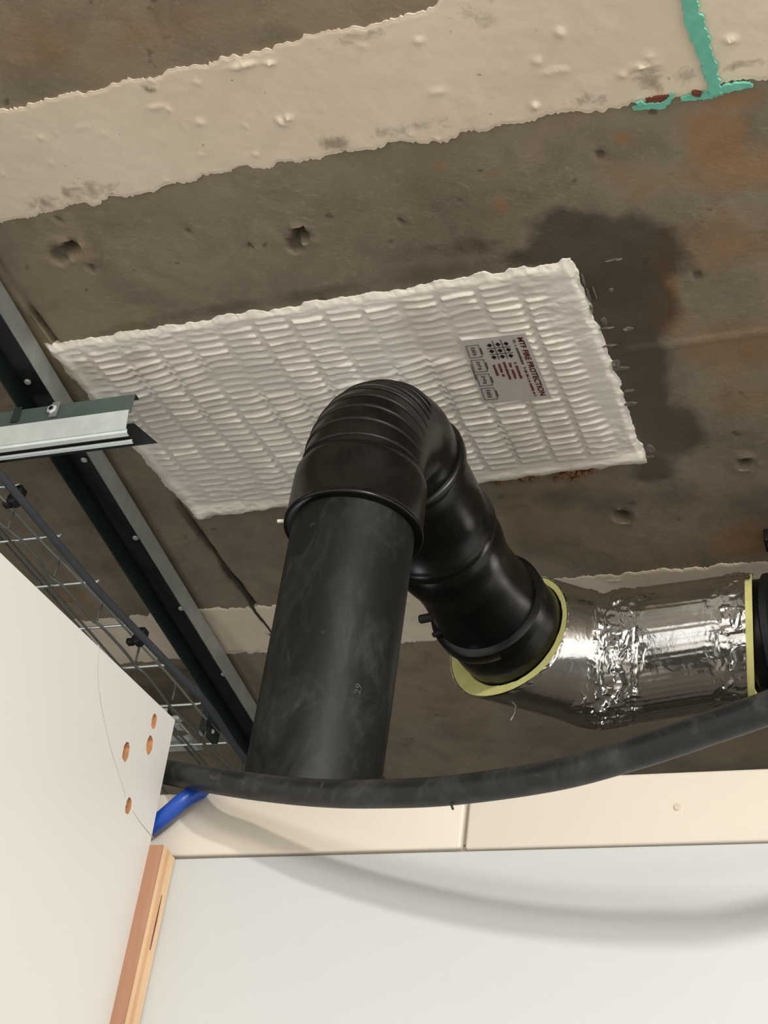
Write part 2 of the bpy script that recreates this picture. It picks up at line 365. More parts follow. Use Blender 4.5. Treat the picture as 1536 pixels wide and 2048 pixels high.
band([(200, 1238), (360, 1222), (535, 1211), (1080, 1158), (1240, 1147), (1400, 1134), (1536, 1122)], [(300, 1322), (440, 1308), (850, 1283), (1536, 1235)], 77,
     'grey-white plaster band crossing the slab behind the black pipe', [((700, 1250), .3, .02, .3), ((500, 1300), .08, .01, .5), ((1500, 1150), .1, .01, .3)], [((1230, 1160), .01, .003, .002)])

# teal paint mark on the first band
def ribbon(name, pxs, widths, mat, zc, seed, n=14, label=None):
    P = catmull([onz(*p, zc) for p in pxs], n); m = len(P); w = np.interp(np.linspace(0, 1, m), np.linspace(0, 1, len(widths)), widths)
    T = np.gradient(P, axis=0); T /= np.linalg.norm(T, axis=1)[:, None]; N = np.stack([-T[:, 1], T[:, 0], 0*T[:, 0]], 1)
    s = np.arange(m)
    wl = w*(0.9+0.5*(vnoise(s*0.7, s*0, seed)-.5)); wr = w*(0.9+0.5*(vnoise(s*0.7, s*0, seed+5)-.5))
    L = P+N*wl[:, None]; R = P-N*wr[:, None]; th = np.array([0, 0, 0.0009])
    V = np.concatenate([L, R, L+th*3, R+th*3]); F = []
    for i in range(m-1): F += [(i, i+1, m+i+1, m+i), (i, 2*m+i, 2*m+i+1, i+1), (m+i, m+i+1, 3*m+i+1, 3*m+i), (2*m+i, 3*m+i, 3*m+i+1, 2*m+i+1)]
    F += [(0, m, 3*m, 2*m), (m-1, 3*m-1, 4*m-1, 2*m-1)]
    o = fix(mk(name, V, F, mat, ceiling, 0))
    if label: setp(o, label)
    return o
ribbon('paint_mark', [(1338, -120), (1371, -14), (1384, 30), (1402, 85), (1420, 140), (1432, 190)], [.0058, .0060, .0076, .0074, .0064, .0052], TEAL, H-0.0052, 1, label='teal paint stroke across the plaster band')
ribbon('paint_mark', [(1266, 219), (1290, 214), (1325, 211), (1342, 196), (1346, 188)], [.0015, .0032, .0036, .0018, .0010], TEAL, H-0.004, 2, label='teal paint smear along the band edge')
ribbon('paint_mark', [(1278, 205), (1284, 213)], [.003, .003], TEAL, H-0.005, 6)
ribbon('paint_mark', [(1362, 200), (1395, 194), (1425, 190), (1450, 180), (1490, 172), (1506, 174)], [.0022, .0042, .0034, .0045, .0030, .0012], TEAL, H-0.004, 3)
ribbon('paint_mark', [(1292, 203), (1318, 199), (1338, 194)], [.003, .0035, .002], REDDISH, H-0.0030, 4)
ribbon('paint_mark', [(1384, 187), (1402, 191)], [.002, .003], REDDISH, H-0.0046, 5)

CRACK = plain('dark_crack', srgb(58, 51, 42), 0.9)
ribbon('crack', [(502, 1208), (512, 1226), (528, 1245), (546, 1270)], [.0008, .0022, .0016, .0012], CRACK, H-0.0022, 11)
ribbon('crack', [(400, 1062), (430, 1105), (452, 1138), (478, 1172), (503, 1208)], [.0006, .0020, .0012, .0022, .0008], CRACK, H-0.0012, 12)
# ---- panelled duct wall in front of the pipe, side panel, void behind, floor
YW = 0.9
wall_back = box('wall_back', -0.60, 2.4, YW, YW+0.018, -1.55, 0.4180, WALLW, bev=0.0012)
setp(wall_back, 'smooth white wall lining below the cream boards', kind='structure')
setp(box('panel', -0.60, -0.3092, YW-0.0005, YW+0.0175, 0.4200, 0.469, CREAM, wall_back, bev=0.0022), 'cream upper board left of the joint')
setp(box('panel', -0.3064, 2.4, YW-0.0005, YW+0.0175, 0.4192, 0.469, CREAM, wall_back, bev=0.0022), 'cream upper board right of the joint')
setp(box('gap_shade_strip', -0.59, 2.39, YW+0.006, YW+0.016, 0.416, 0.424, PINKTONE, wall_back), 'pinkish strip coloured as the shadow gap between the boards and the wall')  # tone of the shadow gap is put into the strip's colour
box('gap_shade_strip', -0.311, -0.305, YW+0.006, YW+0.016, 0.425, 0.465, PINKTONE, wall_back)
q = ony(1355, 1615, YW)
cyl('screw_cap', (q[0], YW+0.002, q[2]), (0, -1, 0), 0.0026, 0.0034, PINKTONE, wall_back, 12)

# side board with drilled holes
XB = -0.53
p1 = onx(350, 1440, XB); p0 = onx(0, 1105, XB); p2 = onx(228, 2048, XB)
def ln(y): return p0[2]+(p1[2]-p0[2])*(y-p0[1])/(p1[1]-p0[1])
def en(z): return p1[1]+(p2[1]-p1[1])*(z-p1[2])/(p2[2]-p1[2])
prof = [(0.05, ln(0.05)), (p1[1], p1[2]), (en(-1.55), -1.55), (0.05, -1.55)]
TB = 0.018
bm = bmesh.new()
f0 = [bm.verts.new((XB, y, z)) for y, z in prof]; f1 = [bm.verts.new((XB-TB, y, z)) for y, z in prof]
bm.faces.new(f0); bm.faces.new(f1[::-1])
for k in range(4): bm.faces.new((f0[k], f1[k], f1[(k+1) % 4], f0[(k+1) % 4]))
bmesh.ops.recalc_face_normals(bm, faces=bm.faces)
me = bpy.data.meshes.new('tmp'); bm.to_mesh(me); bm.free(); me.materials.append(BOARD)
tmp = bpy.data.objects.new('tmp', me); COL.objects.link(tmp)
hs = [((252, 1503), .0042, .0075, .0300), ((299, 1490), .0042, .0075, .004), ((308, 1443), .0034, .006, .004), ((257, 1612), .0036, .006, .0300)]
bm = bmesh.new()
for (p, ry, rz, dep) in hs:
    q = onx(*p, XB); n = 20; rng = [0.9+0.2*random.random() for _ in range(n)]
    a = [bm.verts.new((XB+0.003, q[1]+ry*rng[k]*math.cos(2*math.pi*k/n), q[2]+rz*rng[k]*math.sin(2*math.pi*k/n))) for k in range(n)]
    b = [bm.verts.new((XB-dep, v.co.y, v.co.z)) for v in a]
    bm.faces.new(a); bm.faces.new(b[::-1])
    for k in range(n): bm.faces.new((a[k], b[k], b[(k+1) % n], a[(k+1) % n]))
bmesh.ops.recalc_face_normals(bm, faces=bm.faces)
mc = bpy.data.meshes.new('cut'); bm.to_mesh(mc); bm.free(); mc.materials.append(WOODHOLE)
cut = bpy.data.objects.new('cut', mc); COL.objects.link(cut)
md = tmp.modifiers.new('b', 'BOOLEAN'); md.operation = 'DIFFERENCE'; md.object = cut; md.solver = 'EXACT'; md.material_mode = 'TRANSFER'
dg = bpy.context.evaluated_depsgraph_get(); ev = tmp.evaluated_get(dg).to_mesh()
vs = [tuple(v.co) for v in ev.vertices]; fs = [tuple(p.vertices) for p in ev.polygons]; mi = [p.material_index for p in ev.polygons]
nm = [m_.name if m_ else '' for m_ in ev.materials]
fm = [1 if (k < len(nm) and nm[k].startswith('raw_wood')) else 0 for k in mi]
bpy.data.objects.remove(cut); bpy.data.objects.remove(tmp)
wall_left = mk('wall_left', vs, fs, BOARD, None, 0, mats=[WOODHOLE], fmat=fm)
setp(wall_left, 'white laminate side board with four drilled holes near its end', kind='structure')
pl = [(197, 1290), (195, 1340), (199, 1390), (208, 1440), (222, 1500), (246, 1575), (262, 1618), (283, 1648), (307, 1677)]
for seg_ in (pl[:6]+[(250, 1594)], [(265, 1622)]+pl[7:]):
    P = catmull([onx(*p, XB+0.0001) for p in seg_], 8)
    setp(tube('pencil_line', P, 0.00035, PENCIL, wall_left, 6), 'thin curved pencil line on the side board')

# structure outside / behind the frame that shapes the light
setp(box('floor', -2.6, 2.6, -2.6, 3.4, -1.60, -1.55, FLOORM), 'plain concrete floor', kind='structure')
setp(box('wall_rear', -2.6, 2.6, 3.3, 3.4, -1.55, H, GREYW), 'dim blockwork wall at the rear of the void', kind='structure')
setp(box('wall_side', -2.6, -2.5, 0.2, 3.3, -1.55, H-0.005, GREYW), 'dim blockwork wall closing the void on the left', kind='structure')

# ================================================================== FIRE SEAL
ZS = H
c00 = onz(88, 690, ZS); c10 = onz(1146, 519, ZS); c11 = onz(1296, 922, ZS); c01 = onz(392, 1036, ZS)
nu, nvv = 420, 290
u = np.linspace(0, 1, nu); v = np.linspace(0, 1, nvv); UU, VV = np.meshgrid(u, v, indexing='ij')
Wm = np.linalg.norm(c10-c00); Lm = np.linalg.norm(c01-c00)
bil = lambda U_, V_: (c00[None, None]*((1-U_)*(1-V_))[..., None]+c10*(U_*(1-V_))[..., None]+c11*(U_*V_)[..., None]+c01*((1-U_)*V_)[..., None])
P = bil(UU, VV); um = UU*Wm; vm = VV*Lm
edge = np.minimum(np.minimum(um, Wm-um), np.minimum(vm, Lm-vm))
P[..., 0] += (fbm(um*60, vm*60, 12, 4)-.5)*0.010*np.exp(-np.minimum(um, Wm-um)/0.012)
P[..., 1] += (fbm(um*60, vm*60, 13, 4)-.5)*0.011*np.exp(-np.minimum(vm, Lm-vm)/0.012)
colw = 0.0405; pitch = 0.0106
wu = um+0.0025*(fbm(um*12, vm*12, 40, 3)-.5)*2; wv = vm+0.0016*(fbm(um*25, vm*25, 41, 3)-.5)*2
ci = np.floor(wu/colw); cu = wu/colw-ci
rv = wv/pitch+0.5*(ci % 2); ri = np.floor(rv); cvv = rv-ri
lng = sstep(0.05, 0.14, cu)*sstep(0.05, 0.14, 1-cu)
rib = lng*np.clip(np.cos((cvv-.5)*math.pi*1.7), 0, 1)**0.9
amp = (0.75+0.5*_hash(ci, ri, 3))*(0.25+0.95*sstep(0.30, 0.62, fbm(um*11+3, vm*11, 51, 3)))
amp *= sstep(0.018, 0.045, um+0.03*(fbm(um*20, vm*20, 6, 3)-.5))*sstep(0.022, 0.05, Wm-um+0.05*(fbm(um*15, vm*15, 7, 3)-.5))*sstep(0.010, 0.022, vm)*sstep(0.018, 0.034, Lm-vm)
zig = np.abs(((cvv+cu*0.9) % 1)-.5)*2; zmask = sstep(0.60, 0.72, fbm(um*9, vm*14, 61, 3))
amp *= 1-0.5*zmask
smear = (fbm(um*14, vm*70, 71, 4)-.5)
hgt = 0.0036+0.0027*rib*amp+0.0016*smear+0.0020*(fbm(um*90, vm*160, 81, 3)-.5)*sstep(0.4, 0.7, fbm(um*10, vm*10, 82, 2))+0.0026*zmask*zig*sstep(.03, .05, edge)
hgt += 0.0035*np.exp(-((Lm-vm-0.012)/0.010)**2)*(0.6+0.8*fbm(um*30, vm*30, 91, 3)) + 0.002*np.exp(-((um-0.012)/0.008)**2)
hgt *= sstep(-0.001, 0.0085, edge+0.003*(fbm(um*200, vm*200, 95, 2)-.5))
# flat seat under the label
lab = [(1050, 667), (1103, 796), (967, 806), (923, 681)]
ZL = H-0.0066
lq = np.array([onz(*p, ZL) for p in lab])
inside = np.ones(UU.shape)
for k in range(4):
    a, b = lq[k], lq[(k+1) % 4]; nrm = np.array([-(b-a)[1], (b-a)[0]]); nrm /= np.linalg.norm(nrm)
    ctr = lq.mean(0); sgn = np.sign((ctr-a)[:2]@nrm)
    inside = np.minimum(inside, sgn*((P[..., 0]-a[0])*nrm[0]+(P[..., 1]-a[1])*nrm[1]))
ins = sstep(-0.004, 0.001, inside)
hgt = hgt*(1-ins)+0.0059*ins
P[..., 2] = ZS-0.0006-hgt
st = np.clip(0.25+0.7*np.exp(-(Lm-vm)/0.03)+1.3*(hgt-0.007)/0.004, 0, 1)[..., None]*0+np.exp(-(Lm-vm)/0.02)[..., None]*0.7
Vp = P.reshape(-1, 3); n = len(Vp)
ring = [i*nvv for i in range(nu)]+[(nu-1)*nvv+j for j in range(1, nvv)]+[i*nvv+nvv-1 for i in range(nu-2, -1, -1)]+[j for j in range(nvv-2, 0, -1)]
Vb = Vp[ring].copy(); Vb[:, 2] = H+0.006; m = len(ring)
F = grid_faces(nu, nvv)+[(ring[k], ring[(k+1) % m], n+(k+1) % m, n+k) for k in range(m)]
seal = mk('fire_seal', np.concatenate([Vp, Vb]), F, SEAL, None, 80, {'stain_tone': np.concatenate([st.reshape(-1, 1), np.zeros((m, 1))])})
setp(seal, 'rectangular off-white ribbed fire seal coating on the concrete ceiling', 'fire seal')

# glossy smears left beside the seal and concrete chips along its far edge
M = Mat('glossy_smear', srgb(104, 100, 88), 0.12); M.b.inputs['Specular IOR Level'].default_value = 0.9; M.bump(M.noise(160, 4, 0.6), 0.6, 0.002)
SMEAR = M.m; CHIP = plain('brown_chip', srgb(128, 96, 66), 0.85, 0.0, 0.3, 120)
def shard(name, p, rx, ry, hz, mat, seed, lab=None):
    q = onz(*p, H); rng = random.Random(seed); n_ = 9; a0 = rng.random()*6
    ringp = [(q[0]+rx*math.cos(a0+2*math.pi*k/n_)*(0.6+0.6*rng.random()), q[1]+ry*math.sin(a0+2*math.pi*k/n_)*(0.6+0.6*rng.random())) for k in range(n_)]
    Vv = [(x, y, H+0.004) for x, y in ringp]+[(q[0]+(x-q[0])*0.8, q[1]+(y-q[1])*0.8, H-hz*(0.5+0.7*rng.random())) for x, y in ringp]+[(q[0], q[1], H-hz)]
    F_ = [(k, (k+1) % n_, n_+(k+1) % n_, n_+k) for k in range(n_)]+[(n_+k, n_+(k+1) % n_, 2*n_) for k in range(n_)]
    o = fix(mk(name, Vv, F_, mat, seal, 0))
    if lab: setp(o, lab)
for k, (p, rx, ry) in enumerate((((1168, 560), .0016, .010), ((1178, 590), .0018, .012), ((1190, 585), .0012, .010), ((1184, 618), .0016, .008), ((1212, 655), .008, .0016), ((1218, 690), .010, .002), ((1242, 735), .010, .004), ((1232, 725), .006, .008), ((1258, 780), .008, .002), ((1262, 806), .009, .003), ((1300, 895), .006, .006), ((1296, 912), .008, .003), ((1228, 518), .010, .0012), ((1222, 578), .003, .002), ((1256, 657), .006, .003), ((1240, 850), .006, .004), ((1208, 640), .004, .006))):
    shard('sealant_smear', p, rx*1.1, ry*1.1, 0.0022, SMEAR, k, 'glossy grey smear of sealant' if k == 0 else None)
for k, (p, r_) in enumerate((((1128, 945), .006), ((1142, 940), .008), ((1158, 944), .007), ((1172, 942), .005), ((1046, 952), .009), ((1062, 955), .006), ((1000, 962), .006), ((1112, 955), .004), ((1185, 938), .005), ((1150, 955), .005))):
    shard('concrete_chip', p, r_, r_*0.8, 0.006, CHIP, 40+k, 'brown chip at the far edge of the seal' if k == 0 else None)

# ---- printed label on the seal (text reads away from the camera, letter tops to the right)
def lmap(r, t, dz_=0.0):       # r: 0..1 along reading, t: 0..1 from bottom of label to top
    a = lq[0]*(1-r)+lq[1]*r; b = lq[3]*(1-r)+lq[2]*r
    p = b*(1-t)+a*t; return np.array([p[0], p[1], p[2]-dz_])
N = 6; pts = []
lv = [lmap(*x) for x in ((0, 0), (1, 0), (1, 1), (0, 1))]
lv2 = [p+np.array([0, 0, 0.0012]) for p in lv]
label_o = fix(mk('label', lv+lv2, [(0, 1, 2, 3), (7, 6, 5, 4), (0, 4, 5, 1), (1, 5, 6, 2), (2, 6, 7, 3), (3, 7, 4, 0)], LABEL, seal, 0))
setp(label_o, 'printed white label reading MTF FIRE PROTECTION')
def prism2(name, polys, mat, dz_=0.0005):
    Vv, Ff = [], []
    for poly in polys:
        k = len(Vv); m_ = len(poly)
        Vv += [lmap(r, t, dz_) for r, t in poly]+[lmap(r, t, 0.0) for r, t in poly]
        Ff.append(tuple(range(k, k+m_))); Ff += [(k+i, k+m_+i, k+m_+(i+1) % m_, k+(i+1) % m_) for i in range(m_)]
    return fix(mk(name, Vv, Ff, mat, label_o, 0))
def text(name, s, r0, r1, t0, t1, mat):
    cu_ = bpy.data.curves.new('t', 'FONT'); cu_.body = s; cu_.resolution_u = 3; cu_.offset = 0.030
    o = bpy.data.objects.new('t', cu_); COL.objects.link(o); bpy.context.view_layer.update()
    d = bpy.context.evaluated_depsgraph_get(); m_ = bpy.data.meshes.new_from_object(o.evaluated_get(d))
    vv = np.array([v.co for v in m_.vertices]); ff = [tuple(p.vertices) for p in m_.polygons]
    bpy.data.objects.remove(o)
    a, b = vv.min(0), vv.max(0)
    vv = [lmap(r0+(r1-r0)*(p[0]-a[0])/(b[0]-a[0]), t0+(t1-t0)*(p[1]-a[1])/(b[1]-a[1]), 0.0005) for p in vv]
    return fix(mk(name, vv, ff, mat, label_o, 0))
text('lettering', 'MTF FIRE PROTECTION', 0.045, 0.945, 0.855, 0.945, INK_RED)
R_ = lambda r0, r1, t0, t1: [(r0, t0), (r1, t0), (r1, t1), (r0, t1)]
text('lettering', 'TEL:', 0.06, 0.125, 0.775, 0.815, INK)
def words(r0, r1, t0, t1, k):   # unreadable small print: dense rows of letter-sized marks
    out = []; r = r0; w = (r1-r0)/k
    for i in range(k):
        if random.random() < 0.12 and 0 < i < k-1: r += w; continue
        h = 0.75+0.25*random.random(); out.append(R_(r+w*0.08, r+w*0.86, t0, t0+(t1-t0)*h)); r += w
    return out
prism2('small_print', words(0.145, 0.445, 0.775, 0.812, 15), INK_GREY)
text('lettering', 'E:', 0.485, 0.515, 0.775, 0.812, INK)
prism2('small_print', words(0.53, 0.945, 0.772, 0.808, 26), INK_BRN)
for k, (a, b) in enumerate(((0.40, 0.66), (0.40, 0.655), (0.38, 0.66), (0.40, 0.605), (0.41, 0.585))):
    prism2('small_print', words(a, b, 0.665-0.082*k, 0.705-0.082*k, int(9+6*(b-a))), INK_BRN)
tri = []
for i in range(3):
    for j in range(3):
        cr, ct = 0.115+0.092*i, 0.66-0.130*j; dr, dt = 0.030, 0.040
        tri.append([(cr-dr, ct), (cr-dr*0.1, ct-dt), (cr+dr, ct), (cr-dr*0.1, ct+dt)])
prism2('symbol_grid', tri, INK)
bars = [R_(0.05, 0.335, 0.590, 0.603), R_(0.05, 0.335, 0.460, 0.473), R_(0.156, 0.164, 0.345, 0.715), R_(0.248, 0.256, 0.345, 0.715)]
prism2('symbol_grid', bars, INK_GREY)
def frame(r0, r1, t0, t1, w=0.006):
    return [R_(r0, r1, t0, t0+w*1.3), R_(r0, r1, t1-w*1.3, t1), R_(r0, r0+w, t0, t1), R_(r1-w, r1, t0, t1)]
for k in range(4):
    r0 = 0.085+0.225*k
    fr = frame(r0, r0+0.19, 0.035, 0.235)+[R_(r0+0.05, r0+0.15, 0.240, 0.258)]
    prism2('form_box', fr, INK_GREY)
    sc = [R_(r0+0.035+0.032*i, r0+0.050+0.032*i+0.006*(i % 2), 0.10+0.012*((i*k) % 3), 0.165-0.012*(i % 2)) for i in range(4)]
    prism2('handwriting', sc, INK_GREY)
prism2('small_print', words(0.37, 0.62, -0.0+0.008, 0.024, 20), INK_GREY)

# ================================================================== BLACK DRAIN PIPE
PX, PY, ZR = -0.4795, 1.019, 0.937
drain = thing('drain_pipe', (PX, PY, -1.55), 'black drain pipe rising vertically and turning back under the ceiling', 'pipe')
tube('pipe', [(PX, PY, z) for z in np.linspace(-1.55, 0.80, 10)], 0.0550, PIPE_DUSTY, drain, 96)
def pipe_print(txt, zc, phi, hgt_, length):
    cu_ = bpy.data.curves.new('t', 'FONT'); cu_.body = txt; cu_.resolution_u = 3
    o = bpy.data.objects.new('t', cu_); COL.objects.link(o); bpy.context.view_layer.update()
    m_ = bpy.data.meshes.new_from_object(o.evaluated_get(bpy.context.evaluated_depsgraph_get()))
    vv = np.array([v.co for v in m_.vertices]); ff = [tuple(p.vertices) for p in m_.polygons]; bpy.data.objects.remove(o)
    a, b = vv.min(0), vv.max(0); out = []
    for p in vv:
        t = (p[0]-a[0])/(b[0]-a[0]); w = (p[1]-a[1])/(b[1]-a[1])
        an = phi-(w-.5)*hgt_/0.0552; out.append((PX+0.05515*math.sin(an), PY-0.05515*math.cos(an), zc+(t-.5)*length))
    setp(mk('printed_marking', out, ff, plain('faded_print', srgb(74, 76, 72), 0.6), drain, 0), 'faded grey printed digits')
q = ray(716, 1378); tq = None
for tt in np.linspace(0.9, 1.4, 4000):
    p_ = q*tt
    if math.hypot(p_[0]-PX, p_[1]-PY) < 0.055: tq = p_; break
pipe_print('29', tq[2], math.atan2(tq[0]-PX, PY-tq[1]), 0.0055, 0.009)
SEG = 128
# elbow: socket, bend, outlet
ZE = 0.842; RB = ZR-ZE
path, rad = [], []
def add(p, r): path.append(p); rad.append(r)
for z, r in ((0.7795, 0.0570), (0.7798, 0.0616), (0.7806, 0.0626), (0.7832, 0.0628), (0.7845, 0.0622), (0.7862, 0.0614), (0.815, 0.0612), (0.830, 0.0610), (0.836, 0.0604), (0.8395, 0.0586), (0.841, 0.0566)): add((PX, PY, z), r)
for k in range(0, 37):
    a = math.radians(90*k/36); add((PX-0.006*(k/36)**2, PY+RB*(1-math.cos(a)), ZE+RB*math.sin(a)), 0.0560+0.0042*sstep(22, 30, k))
ye = PY+RB
for dy, r in ((0.0005, .0604), (0.0012, .0640), (0.003, .0652), (0.0115, .0652), (0.013, .0640), (0.0135, 0.058)): add((PX-0.006, ye+dy, ZR), r)
elbow = tube('elbow', path, rad, PIPE_BLACK, drain, SEG, smooth=50)
setp(elbow, 'ribbed black elbow fitting')
for k in range(8):
    ang = math.radians(3+7.6*k); C = np.array([PX, PY+RB, ZE]); rd = np.array([0, -math.cos(ang), math.sin(ang)])
    ctr = C+RB*rd; pts_ = []; rr = []
    for t in np.linspace(-1, 1, 37):
        th = t*math.radians(100-5*k); pts_.append(ctr+0.0552*(rd*math.cos(th)+np.array([1, 0, 0])*math.sin(th))); rr.append(0.0021*(1-abs(t)**4)+0.0003)
    tube('rib', pts_, rr, RIBMAT, elbow, 10)
q = np.array([PX, PY, 0.78])+0.0640*np.array([-0.93, -0.37, 0]); cyl('burr', q+np.array([0.003, 0.001, 0.004]), (-1, -.2, -.05), 0.0017, 0.008, plain('pale_plastic', srgb(220, 216, 206), 0.4), elbow, 8)
# two couplings after the elbow, swinging to the right at their end
def fit(name, prof, ctr, mat, label):
    ys = np.array([p[0] for p in prof]); xs = np.interp(ys, [c_[0] for c_ in ctr], [c_[1] for c_ in ctr])
    o = tube(name, [(x, y, ZR+(y-1.12)*0.02) for x, y in zip(xs, ys)], [p[1] for p in prof], mat, drain, SEG, smooth=40); setp(o, label); return o
CT = [(1.10, -0.4865), (1.25, -0.487), (1.32, -0.481), (1.397, -0.4735), (1.46, -0.461), (1.50, -0.45)]
fit('coupling', [(1.105, .055), (1.1235, .0565), (1.128, .0590), (1.150, .0606), (1.190, .0612), (1.222, .0614), (1.2255, .0640), (1.228, .0654), (1.239, .0654), (1.242, .0642), (1.2425, .057)], CT, PIPE_BLACK, 'short black coupling behind the elbow')
body = fit('coupling', [(1.235, .055), (1.2435, .0580), (1.250, .0606), (1.262, .0622), (1.276, .0622), (1.290, .0600), (1.304, .0572), (1.325, .0568), (1.345, .0578), (1.368, .0600), (1.382, .0606), (1.3835, .0650), (1.386, .0682), (1.400, .0686), (1.403, .0670), (1.4045, .0640),
                        (1.416, .0648), (1.428, .0668), (1.442, .0674), (1.458, .0665), (1.470, .0640), (1.49, .058)], CT, PIPE_BLACK, 'long black coupling with a flared lip entering the foil insulation')
q = np.array([-0.5365, 1.362, 0.915]); cyl('test_plug', q+np.array([0.012, 0, 0]), (-1, 0.05, -0.1), 0.0052, 0.019, RUBBER, body, 14)
cyl('test_plug', q+np.array([0.014, 0.020, -0.008]), (-1, 0.1, -0.3), 0.0030, 0.011, RUBBER, body, 10)

# ================================================================== FOIL INSULATION
A = np.array([-0.4675, 1.4520, ZR+0.004]); B = np.array([-0.3770, 1.5270, ZR+.007]); Cc = np.array([-0.2030, 1.505, ZR+0.009])
ins_o = thing('pipe_insulation', (-0.33, 1.50, ZR-0.08), 'silver foil pipe insulation sleeve bending right behind the black pipe', 'insulation')
a1 = (B-A)/np.linalg.norm(B-A); a2 = (Cc-B)/np.linalg.norm(Cc-B)
n0 = np.array([0.34, 0.94, -0.02]); n0 /= np.linalg.norm(n0); nm_ = (a1+a2)/np.linalg.norm(a1+a2); n2 = np.array([1.0, 0.12, 0]); n2 /= np.linalg.norm(n2)
ns, na = 420, 300
th = np.linspace(0, 2*math.pi, na, endpoint=False)
def mitre_ring(axis_d, c0, pl_c, pl_n, r):
    up_ = np.array([0, 0, 1.0]); e1 = up_-axis_d*(up_@axis_d); e1 /= np.linalg.norm(e1); e2 = np.cross(axis_d, e1)
    o_ = c0+np.outer(np.cos(th)*r, e1)+np.outer(np.sin(th)*r, e2)
    t = ((pl_c-o_)@pl_n)/(axis_d@pl_n); return o_+np.outer(t, axis_d)
def foil_rings(dr):
    R0 = mitre_ring(a1, A, A, n0, 0.0780+dr); R0 = A+(R0-A)*np.minimum(1, (0.0828+dr)/np.linalg.norm(R0-A, axis=1))[:, None]
    R1 = mitre_ring(a1, A, B, nm_, 0.0785+dr); R2 = mitre_ring(a2, B, Cc, n2, 0.0735+dr)
    return R0, R1, R2
R0, R1, R2 = foil_rings(0.0)
k1 = int(ns*0.36); Vf = []
for i in range(ns):
    if i < k1: t = i/k1; Vf.append(R0*(1-t)+R1*t)
    else: t = (i-k1)/(ns-1-k1); Vf.append(R1*(1-t)+R2*t)
Vf = np.array(Vf)
# soften the mitre a little
for it in range(14):
    Vf[k1-14:k1+15] = 0.25*Vf[k1-15:k1+14]+0.5*Vf[k1-14:k1+15]+0.25*Vf[k1-13:k1+16]
ctrl = Vf.mean(1, keepdims=True); nor = Vf-ctrl; nor /= np.linalg.norm(nor, axis=2, keepdims=True)
sl = np.concatenate([[0], np.cumsum(np.linalg.norm(np.diff(ctrl[:, 0], axis=0), axis=1))]); SL = sl[:, None]; ARC = th[None, :]*0.0745
def ridged(x, y, s): return 1-np.abs(2*vnoise(x, y, s)-1)
wx = SL+0.010*(fbm(SL*50, ARC*50, 300, 3)-.5); wy = ARC+0.010*(fbm(SL*50, ARC*50, 301, 3)-.5)
smid = sl[k1]; send = sl[-1]
crm = np.exp(-((SL-smid-0.010)/0.040)**4)*1.0 + sstep(0.062, 0.01, send-SL)*1.0 + 0.55*sstep(0.012, 0.0, SL)
crm = np.clip(crm*(0.55+0.9*fbm(SL*30, ARC*30, 310, 3)), 0, 1.3)
def crease(x, y, s_): return np.clip(1-np.abs(2*fbm(x, y, s_, 2)-1)*5.0, 0, 1)
cr1 = crease(wx*34+wy*12, wy*72-wx*8, 320); cr2 = crease(wx*70-wy*20, wy*130, 321); cr3 = crease(wx*26, wy*26, 322)
facet = fbm(wx*45, wy*80, 323, 2)-.5
disp = crm*(0.0018*cr1+0.0008*cr2+0.0024*facet) + 0.0011*cr3*np.clip(crm, 0.08, 1) + 0.0024*(fbm(SL*12, ARC*12, 330, 2)-.5)
disp += 0.00022*np.sin(ARC*2*math.pi/0.0072)*sstep(0.118, 0.124, SL)*sstep(0.03, 0.05, send-SL)*0.6
disp -= 0.0009*sstep(0.004, 0.0, np.abs(SL-0.158)) ; disp += 0.0006*(SL > 0.158)
Vf += nor*disp[..., None]
# inner wall back to the start so the sleeve has thickness
Rin0, Rin1, Rin2 = foil_rings(-0.0012)
def loop_faces(a0, b0, m): return [(a0+k, a0+(k+1) % m, b0+(k+1) % m, b0+k) for k in range(m)]
Vall = [Vf.reshape(-1, 3), Rin0+n0*0.0005, Rin2]; F = []
for i in range(ns-1): F += loop_faces(i*na, (i+1)*na, na)
F += loop_faces(ns*na, 0, na)+loop_faces((ns-1)*na, (ns+1)*na, na)
fix(mk('foil_jacket', np.concatenate(Vall), F, FOIL, ins_o, 70))
# foam core, showing at both cut ends
def annulus(name, outer_a, outer_b, ca, cb, ia_c, rin, seed, nn):
    e1 = np.array([0, 0, 1.0]); e1 = e1-nn*(e1@nn); e1 /= np.linalg.norm(e1); e2 = np.cross(nn, e1)
    jr = rin*(1+0.03*(fbm(np.cos(th)*5+9, np.sin(th)*5+9, seed, 3)-.5))
    ia = ia_c+np.outer(np.cos(th)*jr, e1)+np.outer(np.sin(th)*jr, e2); ib = ia+(cb-ca)
    oa = ca+(outer_a-ca)*0.978; ob = cb+(outer_b-cb)*0.97
    V_ = np.concatenate([oa, ob, ib, ia]); F_ = loop_faces(0, na, na)+loop_faces(na, 2*na, na)+loop_faces(2*na, 3*na, na)+loop_faces(3*na, 0, na)
    return fix(mk(name, V_, F_, FOAM, ins_o, 40))
setp(annulus('foam_core', R0+n0*0.0010, R0*0.6+R1*0.4, A+n0*0.001, A*0.6+B*0.4, A+n0*0.001+np.array([0.0050, -0.0015, 0.0030]), 0.0690, 5, n0), 'yellow foam edge at the cut end')
setp(annulus('foam_core', R2+a2*0.008, R2-a2*0.05, Cc+a2*0.008, Cc-a2*0.05, Cc+a2*0.008, 0.0665, 6, a2), 'yellow foam edge at the right end')
